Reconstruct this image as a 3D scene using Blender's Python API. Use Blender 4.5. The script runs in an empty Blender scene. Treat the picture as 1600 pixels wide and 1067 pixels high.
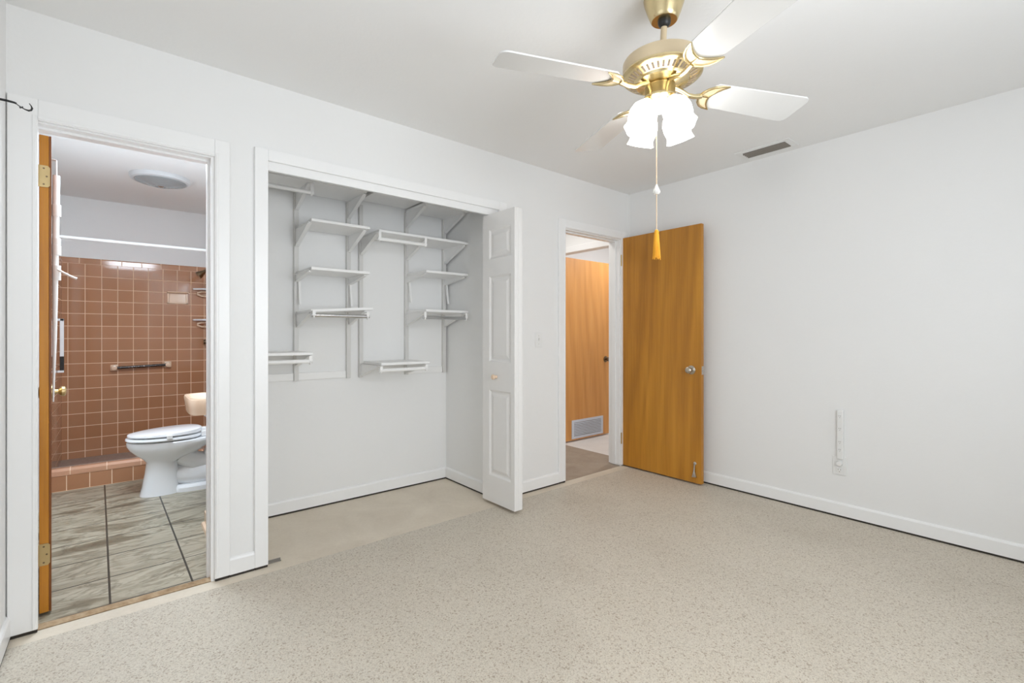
import bpy, bmesh, math, random
from mathutils import Vector, Matrix
random.seed(7)
PI = math.pi
scene = bpy.context.scene

# ------------------------------------------------------------------ camera
CAM = Vector((-3.576, -2.640, 1.169))
cd = bpy.data.cameras.new('camera')
cam = bpy.data.objects.new('camera', cd)
scene.collection.objects.link(cam)
cam.location = CAM
cam.rotation_euler = (PI/2, 0, -math.atan2(0.6389, 0.7692))
cd.sensor_fit = 'HORIZONTAL'
cd.sensor_width = 36.0
cd.lens = 742.0/1600.0*36.0
cd.shift_y = -10.5/1600.0
cd.clip_start = 0.02
scene.camera = cam

# ------------------------------------------------------------------ view and world
scene.view_settings.view_transform = 'Standard'
scene.view_settings.look = 'None'
scene.view_settings.gamma = 1.0
scene.view_settings.use_curve_mapping = False
scene.view_settings.exposure = 0.04
scene.cycles.use_denoising = True
scene.cycles.max_bounces = 14
scene.cycles.diffuse_bounces = 9
scene.cycles.sample_clamp_indirect = 6.0
world = bpy.data.worlds.new('daylight_sky')
scene.world = world
world.use_nodes = True
bg = world.node_tree.nodes['Background']
bg.inputs[0].default_value = (0.86, 0.93, 1.0, 1)
bg.inputs[1].default_value = 1.0

def light(name, kind, loc, power, color=(1, 1, 1), size=None, rot=None, radius=None):
    d = bpy.data.lights.new(name, kind)
    d.energy = power
    d.color = color
    if kind == 'AREA':
        d.shape = 'RECTANGLE'
        d.size, d.size_y = size
    if radius is not None:
        d.shadow_soft_size = radius
    o = bpy.data.objects.new(name, d)
    scene.collection.objects.link(o)
    o.location = loc
    if rot is not None:
        o.rotation_euler = rot
    return o
# added fill lights in the unseen window openings behind and left of camera
light('window_daylight', 'AREA', (-2.40, -3.36, 1.45), 39, (0.90, 0.95, 1.0), (1.2, 1.3), (PI/2, 0, 0))
light('window_daylight', 'AREA', (-1.00, -3.36, 1.45), 3, (0.90, 0.95, 1.0), (1.0, 1.3), (PI/2, 0, 0))
light('window_daylight', 'AREA', (-3.98, -1.75, 1.45), 3, (0.90, 0.95, 1.0), (1.3, 1.5), (0, -PI/2, 0))
# vanity lamp, then added fill lights for the rooms next door
light('bathroom_vanity_light', 'AREA', (-2.84, 1.10, 1.75), 4, (0.80, 0.90, 1.0), (0.25, 0.5), (0, PI/2, 0))
light('bathroom_ceiling_daylight', 'AREA', (-3.42, 0.75, 2.20), 31, (0.78, 0.89, 1.0), (0.5, 0.7), (math.radians(14), 0, 0))  # free-standing fill light added just inside the bathroom doorway
light('hall_ceiling_light', 'AREA', (-0.55, 0.62, 2.40), 6, (1.0, 0.97, 0.93), (0.5, 0.5), (0, 0, 0))  # fill light added under the hall ceiling, without a fixture
light('far_room_ceiling_light', 'AREA', (0.95, 0.40, 2.40), 11, (0.97, 0.98, 1.0), (0.6, 0.4), (0, 0, 0))  # added to brighten the far room, no fixture modelled

# ------------------------------------------------------------------ material helpers
def lin(c):
    c = c/255.0
    return c/12.92 if c <= 0.04045 else ((c+0.055)/1.055)**2.4
def S(r, g, b):
    return (lin(r), lin(g), lin(b), 1.0)

class NT:
    def __init__(s, name):
        s.m = bpy.data.materials.new(name)
        s.m.use_nodes = True
        s.t = s.m.node_tree
        s.b = s.t.nodes['Principled BSDF']
        s.out = s.t.nodes['Material Output']
    def n(s, typ, **kw):
        nd = s.t.nodes.new(typ)
        for k, v in kw.items():
            if k.startswith('i_'):
                key = k[2:].replace('_', ' ')
                nd.inputs[key].default_value = v
            else:
                setattr(nd, k, v)
        return nd
    def l(s, a, b):
        s.t.links.new(a, b)
    def coord(s, scale=(1, 1, 1), loc=(0, 0, 0), rot=(0, 0, 0)):
        tc = s.n('ShaderNodeTexCoord')
        mp = s.n('ShaderNodeMapping')
        mp.inputs['Scale'].default_value = scale
        mp.inputs['Location'].default_value = loc
        mp.inputs['Rotation'].default_value = rot
        s.l(tc.outputs['Object'], mp.inputs['Vector'])
        return mp.outputs['Vector']
    def noise(s, vec, scale, detail=4, rough=0.5, dist=0.0):
        nd = s.n('ShaderNodeTexNoise')
        nd.inputs['Scale'].default_value = scale
        nd.inputs['Detail'].default_value = detail
        nd.inputs['Roughness'].default_value = rough
        nd.inputs['Distortion'].default_value = dist
        if vec is not None:
            s.l(vec, nd.inputs['Vector'])
        return nd.outputs['Fac']
    def ramp(s, fac, stops, interp='LINEAR'):
        nd = s.n('ShaderNodeValToRGB')
        nd.color_ramp.interpolation = interp
        el = nd.color_ramp.elements
        while len(el) < len(stops):
            el.new(0.5)
        for e, (p, c) in zip(el, stops):
            e.position = p
            e.color = c
        s.l(fac, nd.inputs['Fac'])
        return nd.outputs['Color']
    def mix(s, fac, a, b, blend='MIX'):
        nd = s.n('ShaderNodeMix', data_type='RGBA', blend_type=blend)
        for sock, v in ((nd.inputs[0], fac), (nd.inputs[6], a), (nd.inputs[7], b)):
            if hasattr(v, 'is_linked') or hasattr(v, 'links'):
                s.l(v, sock)
            else:
                sock.default_value = v
        return nd.outputs[2]
    def bump(s, h, strength=0.2, dist=0.01, invert=False):
        nd = s.n('ShaderNodeBump')
        nd.inputs['Strength'].default_value = strength
        nd.inputs['Distance'].default_value = dist
        nd.invert = invert
        s.l(h, nd.inputs['Height'])
        s.l(nd.outputs['Normal'], s.b.inputs['Normal'])
    def color(s, c):
        if hasattr(c, 'links'):
            s.l(c, s.b.inputs['Base Color'])
        else:
            s.b.inputs['Base Color'].default_value = c
    def set(s, rough=None, metal=None, **kw):
        if rough is not None:
            s.b.inputs['Roughness'].default_value = rough
        if metal is not None:
            s.b.inputs['Metallic'].default_value = metal
        for k, v in kw.items():
            s.b.inputs[k.replace('_', ' ')].default_value = v
        return s

def paint(name, c, rough, bumps=0.05, nscale=60, var=0.02):
    k = NT(name)
    v = k.coord()
    f = k.noise(v, 1.7, 3)
    d = tuple(x*(1-var) for x in c[:3]) + (1,)
    k.color(k.mix(f, d, c))
    h = k.noise(v, nscale, 3)
    k.bump(h, bumps, 0.004)
    k.set(rough)
    return k.m

def metal(name, c, rough):
    k = NT(name)
    v = k.coord()
    f = k.noise(v, 40, 2)
    d = tuple(x*0.9 for x in c[:3]) + (1,)
    k.color(k.mix(f, d, c))
    k.set(rough, 1.0)
    return k.m

M = {}
M['wall'] = paint('white_wall_paint', (0.82, 0.82, 0.815, 1), 0.6, 0.12, 45)
M['ceiling'] = paint('white_ceiling_paint', (0.85, 0.85, 0.845, 1), 0.8, 0.15, 60)
M['trim'] = paint('white_gloss_trim_paint', (0.86, 0.86, 0.858, 1), 0.32, 0.06, 25)
M['shelf'] = paint('white_shelf_enamel', (0.86, 0.855, 0.845, 1), 0.38, 0.04, 30)
M['standard'] = paint('grey_white_standard_enamel', (0.66, 0.65, 0.63, 1), 0.4, 0.0, 30)
M['closet_door'] = paint('white_moulded_door_paint', (0.80, 0.785, 0.77, 1), 0.45, 0.05, 80)
M['blade'] = paint('white_blade_laminate', (0.74, 0.735, 0.72, 1), 0.22, 0.0, 30)
M['plastic'] = paint('white_plastic', (0.80, 0.80, 0.79, 1), 0.35, 0.0, 30)
M['lightring'] = paint('grey_white_lamp_ring', (0.60, 0.61, 0.62, 1), 0.3, 0.0, 30)
M['grille'] = paint('bluish_white_grille', S(205, 212, 224), 0.4, 0.0, 30)
M['porcelain'] = paint('white_porcelain', (0.86, 0.88, 0.90, 1), 0.08, 0.0, 30)
M['cream'] = paint('cream_porcelain', S(232, 205, 178), 0.1, 0.0, 30)
M['black'] = paint('black_iron_paint', (0.012, 0.012, 0.012, 1), 0.4, 0.0, 30)
M['dark'] = paint('dark_residue', (0.03, 0.024, 0.018, 1), 0.8, 0.1, 90)  # near-black for the painted shadow gap below trim, tack-strip residue included
M['pinkdirt'] = paint('grey_vent_metal', S(136, 130, 122), 0.45, 0.0, 30)
M['ventdark'] = paint('dark_duct_lining', (0.02, 0.018, 0.016, 1), 0.8, 0.0, 30)
M['brass'] = metal('polished_brass', (0.72, 0.59, 0.34, 1), 0.26)
M['brass_old'] = metal('worn_brass', (0.62, 0.47, 0.24, 1), 0.35)
M['slot'] = paint('dark_slot', (0.20, 0.15, 0.10, 1), 0.6, 0.0, 30)
M['brass_pale'] = paint('pale_gold_enamel', (0.62, 0.50, 0.33, 1), 0.3, 0.0, 30)
M['bronze'] = metal('aged_bronze', (0.22, 0.16, 0.10, 1), 0.3)
M['nickel'] = metal('tarnished_nickel', (0.55, 0.50, 0.42, 1), 0.25)
M['chrome'] = metal('chrome_rod', (0.65, 0.65, 0.65, 1), 0.15)
M['steel'] = metal('bare_steel', (0.60, 0.58, 0.55, 1), 0.3)
M['tassel'] = paint('gold_tassel_thread', S(226, 160, 36), 0.75, 0.3, 300)
M['cord'] = paint('beige_cord', S(214, 190, 160), 0.7, 0.0, 200)

def glow():
    k = NT('lit_frosted_glass')
    k.color((0.9, 0.9, 0.88, 1))
    k.set(0.4)
    k.b.inputs['Emission Color'].default_value = (1.0, 0.985, 0.97, 1)
    k.b.inputs['Emission Strength'].default_value = 8.0
    return k.m
M['glow'] = glow()
def glass(name, c, trans, rough):
    k = NT(name)
    f = k.noise(k.coord(), 30, 2)
    k.color(k.mix(f, tuple(x*0.85 for x in c[:3])+(1,), c))
    k.set(rough)
    k.b.inputs['Transmission Weight'].default_value = trans
    return k.m
M['crystal'] = glass('clear_crystal', (0.95, 0.95, 0.92, 1), 0.35, 0.05)
M['lens'] = glass('ribbed_glass_lens', (0.40, 0.43, 0.44, 1), 0.15, 0.12)

def terrazzo():
    k = NT('beige_terrazzo')
    v = k.coord()
    vo = k.n('ShaderNodeTexVoronoi', feature='F1')
    vo.inputs['Scale'].default_value = 290
    k.l(v, vo.inputs['Vector'])
    sep = k.n('ShaderNodeSeparateColor')
    k.l(vo.outputs['Color'], sep.inputs[0])
    chips = k.ramp(sep.outputs[0], [(0.0, S(112, 98, 84)), (0.10, S(156, 141, 123)), (0.30, S(192, 184, 170)),
                                   (0.62, S(206, 198, 184)), (0.85, S(220, 213, 200)), (1.0, S(186, 166, 142))])
    vo2 = k.n('ShaderNodeTexVoronoi', feature='F1')
    vo2.inputs['Scale'].default_value = 170
    k.l(v, vo2.inputs['Vector'])
    sep2 = k.n('ShaderNodeSeparateColor')
    k.l(vo2.outputs['Color'], sep2.inputs[0])
    big = k.ramp(sep2.outputs[1], [(0.0, (1, 1, 1, 1)), (0.07, (1, 1, 1, 1)), (0.09, (0, 0, 0, 1)), (1, (0, 0, 0, 1))])
    col = k.mix(0.55, chips, S(200, 192, 177))
    bigm = k.n('ShaderNodeMath', operation='MULTIPLY')
    k.l(big, bigm.inputs[0]); bigm.inputs[1].default_value = 0.55
    col = k.mix(bigm.outputs[0], col, S(140, 122, 104))
    st = k.noise(v, 1.3, 5, 0.6)
    stain = k.ramp(st, [(0.0, S(186, 176, 160)), (0.5, S(255, 255, 255)), (1.0, S(255, 250, 240))])
    col = k.mix(0.45, col, stain, 'MULTIPLY')
    k.color(col)
    k.bump(k.noise(v, 130, 3), 0.08, 0.002)
    k.set(0.55)
    return k.m
M['terrazzo'] = terrazzo()

def concrete(name, a, b, c, rough=0.7, sc=3.0):
    k = NT(name)
    v = k.coord()
    f = k.noise(v, sc, 8, 0.62, 0.4)
    col = k.ramp(f, [(0.25, a), (0.5, b), (0.75, c)])
    sp = k.noise(v, 60, 3)
    col = k.mix(0.15, col, k.ramp(sp, [(0.35, a), (0.65, c)]))
    k.color(col)
    k.bump(k.noise(v, 25, 5), 0.15, 0.004)
    k.set(rough)
    return k.m
M['closet_floor'] = concrete('bare_beige_concrete', S(200, 188, 170), S(212, 201, 184), S(223, 213, 196))
M['hall_floor'] = concrete('brown_grey_hall_floor', S(142, 126, 110), S(158, 143, 127), S(172, 158, 142), 0.6, 5)
M['far_floor'] = concrete('pale_room_floor', S(214, 210, 206), S(222, 218, 214), S(228, 226, 222), 0.6, 4)
M['threshold'] = concrete('rough_mortar_strip', S(120, 92, 62), S(166, 140, 108), S(196, 176, 148), 0.9, 14)

def marble_tile():
    k = NT('grey_brown_floor_tile')
    tc = k.n('ShaderNodeTexCoord')
    mp = k.n('ShaderNodeMapping')
    mp.inputs['Rotation'].default_value = (0, 0, math.radians(-1.4))
    k.l(tc.outputs['Object'], mp.inputs['Vector'])
    v = mp.outputs['Vector']
    sx = k.n('ShaderNodeSeparateXYZ'); k.l(v, sx.inputs[0])
    # grout of the columns and, thinner, of the rows
    def joint(sock, off, pitch, half):
        a = k.n('ShaderNodeMath', operation='ADD'); k.l(sock, a.inputs[0]); a.inputs[1].default_value = off
        p = k.n('ShaderNodeMath', operation='PINGPONG'); k.l(a.outputs[0], p.inputs[0]); p.inputs[1].default_value = pitch/2
        c = k.n('ShaderNodeMath', operation='LESS_THAN'); k.l(p.outputs[0], c.inputs[0]); c.inputs[1].default_value = half
        return c.outputs[0]
    jx = joint(sx.outputs['X'], 3.598, 0.298, 0.0042)
    jy = joint(sx.outputs['Y'], -0.15, 0.30, 0.0038)
    mj = k.n('ShaderNodeMath', operation='MAXIMUM'); k.l(jx, mj.inputs[0]); k.l(jy, mj.inputs[1])
    mp2 = k.n('ShaderNodeMapping')
    mp2.inputs['Scale'].default_value = (1.5, 4.2, 1)
    mp2.inputs['Rotation'].default_value = (0, 0, math.radians(-22))
    k.l(tc.outputs['Object'], mp2.inputs['Vector'])
    f = k.noise(mp2.outputs['Vector'], 1.05, 5, 0.52, 1.5)
    col = k.ramp(f, [(0.28, S(108, 99, 82)), (0.40, S(134, 126, 107)), (0.48, S(176, 169, 150)), (0.55, S(152, 145, 126)), (0.63, S(184, 178, 159)), (0.76, S(142, 134, 114))])
    vein = k.noise(mp2.outputs['Vector'], 1.8, 4, 0.5, 2.0)
    vm = k.ramp(vein, [(0.455, (0, 0, 0, 1)), (0.50, (0.42, 0.42, 0.42, 1)), (0.545, (0, 0, 0, 1))])
    col = k.mix(vm, col, S(84, 75, 58))
    col = k.mix(mj.outputs[0], col, S(60, 57, 50))
    k.color(col)
    k.set(0.35)
    return k.m
M['floor_tile'] = marble_tile()

def wall_tile(name, axis, off_u, off_v, w=0.117, h=0.1158, offset=0.0):
    k = NT(name)
    tc = k.n('ShaderNodeTexCoord')
    sx = k.n('ShaderNodeSeparateXYZ'); k.l(tc.outputs['Object'], sx.inputs[0])
    cb = k.n('ShaderNodeCombineXYZ')
    def add(sock, o):
        a = k.n('ShaderNodeMath', operation='ADD'); k.l(sock, a.inputs[0]); a.inputs[1].default_value = o
        return a.outputs[0]
    k.l(add(sx.outputs[axis], off_u), cb.inputs['X'])
    k.l(add(sx.outputs['Z'], off_v), cb.inputs['Y'])
    br = k.n('ShaderNodeTexBrick')
    br.offset = offset; br.squash = 1.0; br.offset_frequency = 2
    br.inputs['Scale'].default_value = 1.0
    br.inputs['Brick Width'].default_value = w
    br.inputs['Row Height'].default_value = h
    br.inputs['Mortar Size'].default_value = 0.0032
    br.inputs['Mortar Smooth'].default_value = 0.25
    br.inputs['Bias'].default_value = 0.0
    br.inputs['Color1'].default_value = S(184, 134, 100)
    br.inputs['Color2'].default_value = S(175, 126, 92)
    br.inputs['Mortar'].default_value = S(240, 208, 178)
    k.l(cb.outputs[0], br.inputs['Vector'])
    k.color(br.outputs['Color'])
    k.bump(br.outputs['Fac'], 0.5, 0.003, True)
    k.set(0.12)
    r = k.n('ShaderNodeMapRange'); k.l(br.outputs['Fac'], r.inputs[0])
    r.inputs[3].default_value = 0.10; r.inputs[4].default_value = 0.7
    k.l(r.outputs[0], k.b.inputs['Roughness'])
    return k.m
M['tile_back'] = wall_tile('brown_wall_tile_facing_door', 'X', 3.925+0.117*8, -1.829+0.1158*20)
M['tile_side'] = wall_tile('brown_wall_tile_side', 'Y', -3.3+0.117*40, -1.829+0.1158*20)
M['tile_cap'] = wall_tile('brown_cap_tile', 'X', 4.0+0.152*8, 0.0, 0.152, 3.0)
M['curb_tile'] = wall_tile('brown_curb_tile', 'X', 4.0+0.13*8, 0.0, 0.13, 0.118)

def wood(name, dark, mid, light_, axis='X', seed=0.0):
    k = NT(name)
    tc = k.n('ShaderNodeTexCoord')
    mp = k.n('ShaderNodeMapping')
    mp.inputs['Scale'].default_value = (9, 9, 0.55)
    mp.inputs['Location'].default_value = (seed, seed*1.7, seed*0.3)
    k.l(tc.outputs['Object'], mp.inputs['Vector'])
    f = k.noise(mp.outputs['Vector'], 1.0, 5, 0.55, 1.2)
    mp2 = k.n('ShaderNodeMapping')
    mp2.inputs['Scale'].default_value = (70, 70, 2.2)
    k.l(tc.outputs['Object'], mp2.inputs['Vector'])
    g = k.noise(mp2.outputs['Vector'], 1.0, 6, 0.65, 0.2)
    col = k.ramp(f, [(0.25, dark), (0.5, mid), (0.72, light_)])
    fine = k.ramp(g, [(0.32, tuple(x*0.72 for x in dark[:3])+(1,)), (0.5, mid), (0.7, light_)])
    col = k.mix(0.28, col, fine)
    wv = k.n('ShaderNodeTexWave', wave_type='BANDS', bands_direction='DIAGONAL')
    mp3 = k.n('ShaderNodeMapping')
    mp3.inputs['Scale'].default_value = (1.0, 1.0, 0.10)
    mp3.inputs['Location'].default_value = (seed, seed, seed)
    k.l(tc.outputs['Object'], mp3.inputs['Vector'])
    k.l(mp3.outputs['Vector'], wv.inputs['Vector'])
    wv.inputs['Scale'].default_value = 5.0
    wv.inputs['Distortion'].default_value = 7.0
    wv.inputs['Detail'].default_value = 3.0
    wv.inputs['Detail Scale'].default_value = 1.2
    col = k.mix(0.2, col, k.ramp(wv.outputs['Fac'], [(0.1, tuple(x*0.8 for x in dark[:3])+(1,)), (0.5, mid), (0.9, light_)]))
    big = k.noise(k.coord((1.5, 1.5, 0.5)), 1.0, 3)
    col = k.mix(0.25, col, k.ramp(big, [(0.35, dark), (0.65, light_)]))
    k.color(col)
    k.set(0.35)
    k.bump(g, 0.05, 0.001)
    return k.m
M['door_wood'] = wood('orange_brown_lauan', S(150, 96, 26), S(184, 124, 36), S(204, 144, 50), seed=1.3)
M['far_wood'] = wood('golden_birch_veneer', S(194, 130, 62), S(212, 150, 80), S(224, 166, 98), seed=4.1)
M['edge_wood'] = wood('amber_door_edge', S(140, 78, 18), S(190, 124, 30), S(204, 140, 40), seed=2.2)

M['veneer'] = wood('dark_door_veneer', S(96, 48, 14), S(124, 68, 22), S(146, 86, 30), seed=3.3)
def black_marble():
    k = NT('black_marble_bar')
    v = k.coord()
    f = k.noise(v, 45, 4, 0.6, 1.5)
    k.color(k.ramp(f, [(0.0, (0.02, 0.012, 0.01, 1)), (0.60, (0.03, 0.018, 0.014, 1)), (0.66, (0.6, 0.5, 0.42, 1)), (1, (0.7, 0.6, 0.5, 1))]))
    k.set(0.15)
    return k.m
M['marble'] = black_marble()

# ------------------------------------------------------------------ mesh helpers
class MB:
    def __init__(s):
        s.bm = bmesh.new()
    def box(s, a, b, bev=0.0, seg=2):
        x0, y0, z0 = [min(p, q) for p, q in zip(a, b)]
        x1, y1, z1 = [max(p, q) for p, q in zip(a, b)]
        t = bmesh.new()
        vs = [t.verts.new(p) for p in ((x0, y0, z0), (x1, y0, z0), (x1, y1, z0), (x0, y1, z0),
                                       (x0, y0, z1), (x1, y0, z1), (x1, y1, z1), (x0, y1, z1))]
        for f in ((3, 2, 1, 0), (4, 5, 6, 7), (0, 1, 5, 4), (1, 2, 6, 5), (2, 3, 7, 6), (3, 0, 4, 7)):
            t.faces.new([vs[i] for i in f])
        if bev > 0:
            bmesh.ops.bevel(t, geom=list(t.edges), offset=bev, segments=seg, affect='EDGES', profile=0.5)
        s.merge(t)
        return s
    def merge(s, t, mat=None):
        if mat is not None:
            bmesh.ops.transform(t, matrix=mat, verts=t.verts)
        me = bpy.data.meshes.new('tmp')
        t.to_mesh(me); t.free()
        s.bm.from_mesh(me)
        bpy.data.meshes.remove(me)
    def prism(s, pts, axis, a, b, bev=0.0):
        # polygon pts (2-D, in the other two axes, in order) swept along axis from a to b
        t = bmesh.new()
        def P(p, h):
            return {'X': (h, p[0], p[1]), 'Y': (p[0], h, p[1]), 'Z': (p[0], p[1], h)}[axis]
        v0 = [t.verts.new(P(p, a)) for p in pts]
        v1 = [t.verts.new(P(p, b)) for p in pts]
        n = len(pts)
        t.faces.new(v0[::-1]); t.faces.new(v1)
        for i in range(n):
            j = (i+1) % n
            t.faces.new((v0[i], v0[j], v1[j], v1[i]))
        bmesh.ops.recalc_face_normals(t, faces=t.faces)
        if bev > 0:
            bmesh.ops.bevel(t, geom=list(t.edges), offset=bev, segments=2, affect='EDGES', profile=0.5)
        s.merge(t)
        return s
    def loft(s, rings, cap0=True, cap1=True):
        t = bmesh.new()
        R = [[t.verts.new(p) for p in r] for r in rings]
        n = len(R[0])
        for A, B in zip(R[:-1], R[1:]):
            for i in range(n):
                j = (i+1) % n
                t.faces.new((A[i], A[j], B[j], B[i]))
        if cap0: t.faces.new(R[0][::-1])
        if cap1: t.faces.new(R[-1])
        bmesh.ops.recalc_face_normals(t, faces=t.faces)
        s.merge(t)
        return s
    def lathe(s, prof, origin=(0, 0, 0), axis=(0, 0, 1), n=32, scale=None):
        # prof: (radius, height) along axis
        ax = Vector(axis).normalized()
        up = Vector((0, 0, 1)) if abs(ax.z) < 0.9 else Vector((1, 0, 0))
        u = ax.cross(up).normalized(); w = ax.cross(u).normalized()
        o = Vector(origin)
        rings = []
        for r, h in prof:
            r = max(r, 1e-4)
            rings.append([o + ax*h + (u*math.cos(2*PI*i/n) + w*math.sin(2*PI*i/n))*r for i in range(n)])
        return s.loft(rings)
    def cyl(s, p0, p1, r0, r1=None, n=20):
        r1 = r0 if r1 is None else r1
        d = Vector(p1)-Vector(p0)
        return s.lathe([(r0, 0), (r1, d.length)], p0, d, n)
    def tube(s, pts, r, n=12):
        pts = [Vector(p) for p in pts]
        rs = r if isinstance(r, (list, tuple)) else [r]*len(pts)
        rings = []
        prev = None
        for i, p in enumerate(pts):
            d = (pts[min(i+1, len(pts)-1)]-pts[max(i-1, 0)]).normalized()
            if prev is None:
                up = Vector((0, 0, 1)) if abs(d.z) < 0.9 else Vector((1, 0, 0))
                u = d.cross(up).normalized()
            else:
                u = (prev - d*prev.dot(d)).normalized()
            w = d.cross(u)
            prev = u
            rings.append([p + (u*math.cos(2*PI*k/n)+w*math.sin(2*PI*k/n))*rs[i] for k in range(n)])
        return s.loft(rings)
    def sphere(s, c, r, sc=(1, 1, 1)):
        t = bmesh.new()
        bmesh.ops.create_uvsphere(t, u_segments=20, v_segments=12, radius=r)
        s.merge(t, Matrix.Translation(c) @ Matrix.Diagonal((sc[0], sc[1], sc[2], 1)))
        return s
    def xform(s, m):
        bmesh.ops.transform(s.bm, matrix=m, verts=s.bm.verts)
        return s
    def build(s, name, mat, parent=None, smooth=False, origin=None):
        bmesh.ops.recalc_face_normals(s.bm, faces=s.bm.faces)
        if origin is None and parent is not None:
            base = WORLD[parent.name]
        elif origin is not None:
            base = Vector(origin)
        else:
            base = Vector((0, 0, 0))
        if base.length > 0:
            bmesh.ops.translate(s.bm, vec=-base, verts=s.bm.verts)
        if smooth:
            for f in s.bm.faces: f.smooth = True
            for e in s.bm.edges:
                if len(e.link_faces) == 2 and e.calc_face_angle(0) > math.radians(38):
                    e.smooth = False
        me = bpy.data.meshes.new(name)
        s.bm.to_mesh(me); s.bm.free()
        me.materials.append(mat)
        o = bpy.data.objects.new(name, me)
        scene.collection.objects.link(o)
        if parent is not None:
            o.parent = parent
        else:
            o.location = base
        WORLD[o.name] = base.copy()
        return o
WORLD = {}     # world position of every object's origin; parts share their thing's origin

def thing(name, label, cat, loc, group=None):
    o = bpy.data.objects.new(name, None)
    o.empty_display_size = 0.1
    scene.collection.objects.link(o)
    o.location = loc
    WORLD[o.name] = Vector(loc)
    o['label'] = label; o['category'] = cat
    if group: o['group'] = group
    return o
def tag(o, label, cat, group=None):
    o['label'] = label; o['category'] = cat
    if group: o['group'] = group
    return o
def struct(o):
    o['kind'] = 'structure'
    return o
def rot_about(p, ang, axis='Z'):
    p = Vector(p)
    return Matrix.Translation(p) @ Matrix.Rotation(ang, 4, axis) @ Matrix.Translation(-p)

# ------------------------------------------------------------------ dimensions
H = 2.44
YB = 0.69            # closet back wall
YS = -3.30           # wall behind the camera
XW = -3.905          # left end of the closet wall
DT = 2.03            # door head

# ------------------------------------------------------------------ shell
m = MB()
m.box((XW-0.12, 0, 0), (-3.849, 0.12, H)).box((-3.849, 0, DT+0.001), (-3.217, 0.12, H)).box((-3.217, 0, 0), (-3.001, 0.12, H))
m.box((-3.001, 0, 2.071), (-1.51, 0.12, H)).box((-1.51, 0, 0), (-0.856, 0.12, H)).box((-0.856, 0, DT+0.001), (-0.121, 0.12, H)).box((-0.121, 0, 0), (0.12, 0.12, H))
struct(m.build('wall_north', M['wall']))
struct(MB().box((0, YS-0.12, 0), (0.12, 0, H)).build('wall_east', M['wall']))
m = MB().box((XW-0.12, YS-0.12, 0), (XW, -2.45, H)).box((XW-0.12, -1.05, 0), (XW, 0, H)).box((XW-0.12, -2.45, 0), (XW, -1.05, 0.8)).box((XW-0.12, -2.45, 2.1), (XW, -1.05, H))
struct(m.build('wall_west', M['wall']))
m = MB()
for y in (-2.45, -1.09): m.box((XW-0.06, y, 0.8), (XW-0.02, y+0.04, 2.1))
for z in (0.8, 2.06): m.box((XW-0.06, -2.41, z), (XW-0.02, -1.09, z+0.04))
struct(m.build('window_3', M['trim']))  # unseen window frame, added around the side fill light
# wall behind the camera with two unseen window openings, added for the fill lights
m = MB()
m.box((XW, YS-0.12, 0), (0, YS, 0.8)).box((XW, YS-0.12, 2.1), (0, YS, H))
m.box((XW, YS-0.12, 0.8), (-3.0, YS, 2.1)).box((-1.8, YS-0.12, 0.8), (-1.5, YS, 2.1)).box((-0.5, YS-0.12, 0.8), (0, YS, 2.1))
struct(m.build('wall_south', M['wall']))
for i, (a, b) in enumerate(((-3.0, -1.8), (-1.5, -0.5))):
    m = MB()
    m.box((a, YS-0.02, 0.76), (b, YS+0.05, 0.80), 0.004)
    for x in (a, b-0.04): m.box((x, YS-0.06, 0.8), (x+0.04, YS-0.02, 2.1))
    for z in (0.8, 2.06): m.box((a, YS-0.06, z), (b, YS-0.02, z+0.04))
    struct(m.build('window_%d' % (i+1), M['trim']))
struct(MB().box((XW-0.3, YS-0.2, H), (2.2, 3.6, H+0.1)).build('ceiling', M['ceiling']))
struct(MB().box((XW, YS, -0.05), (0, -0.082, 0)).build('floor', M['terrazzo']))
m = MB()
m.box((XW, -0.082, -0.05), (-0.85, 0.0, 0)).box((-3.0, 0.0, -0.05), (-1.51, YB, 0)).box((-0.85, -0.082, -0.05), (0, 0.0, 0))
struct(m.build('floor_closet', M['closet_floor']))
# closet
m = MB()
m.box((-3.15, YB, 0), (-1.39, 0.83, H))
struct(m.build('wall_closet_back', M['wall']))
struct(MB().box((-3.15, 0.12, 0), (-3.03, YB, H)).build('wall_closet_left', M['wall']))
struct(MB().box((-1.51, 0.12, 0), (-1.39, YB, H)).build('wall_closet_right', M['wall']))
# bathroom
BX0, BX1, BYB = -3.975, -2.78, 3.30
struct(MB().box((BX0-0.12, 0.12, 0), (BX0, BYB+0.12, H)).build('wall_bathroom_left', M['wall']))
struct(MB().box((BX1, 0.83, 0), (BX1+0.12, BYB+0.12, H)).build('wall_bathroom_right', M['wall']))
struct(MB().box((BX0, BYB, 0), (BX1, BYB+0.12, H)).build('wall_bathroom_back', M['wall']))
m = MB().box((BX0, BYB-0.008, 0.0), (BX1, BYB, 1.829))
struct(m.build('trim_tile_back', M['tile_back']))
m = MB()
m.prism([(BYB, 1.829), (BYB-0.009, 1.829), (BYB-0.009, 1.872), (BYB-0.004, 1.881), (BYB, 1.881)], 'X', BX0, BX1)
struct(m.build('trim_tile_cap', M['tile_cap']))
struct(MB().box((BX0, 2.0, 0.0), (BX0+0.008, BYB-0.008, 1.875)).build('trim_tile_left', M['tile_side']))
struct(MB().box((BX1-0.008, 2.0, 0.0), (BX1, BYB-0.008, 1.875)).build('trim_tile_right', M['tile_side']))
struct(MB().box((BX0, 0.05, -0.05), (-3.15, 0.83, 0.0)).box((BX0, 0.83, -0.05), (BX1, 2.23, 0.0)).build('floor_bathroom', M['floor_tile']))
struct(MB().box((BX0, 2.33, -0.05), (BX1, BYB, 0.03)).build('floor_shower', concrete('grey_brown_shower_mosaic', S(138, 120, 108), S(152, 134, 122), S(166, 150, 138), 0.5, 40)))
m = MB().box((BX0+0.008, 2.23, 0.0), (BX1-0.008, 2.33, 0.118))
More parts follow.
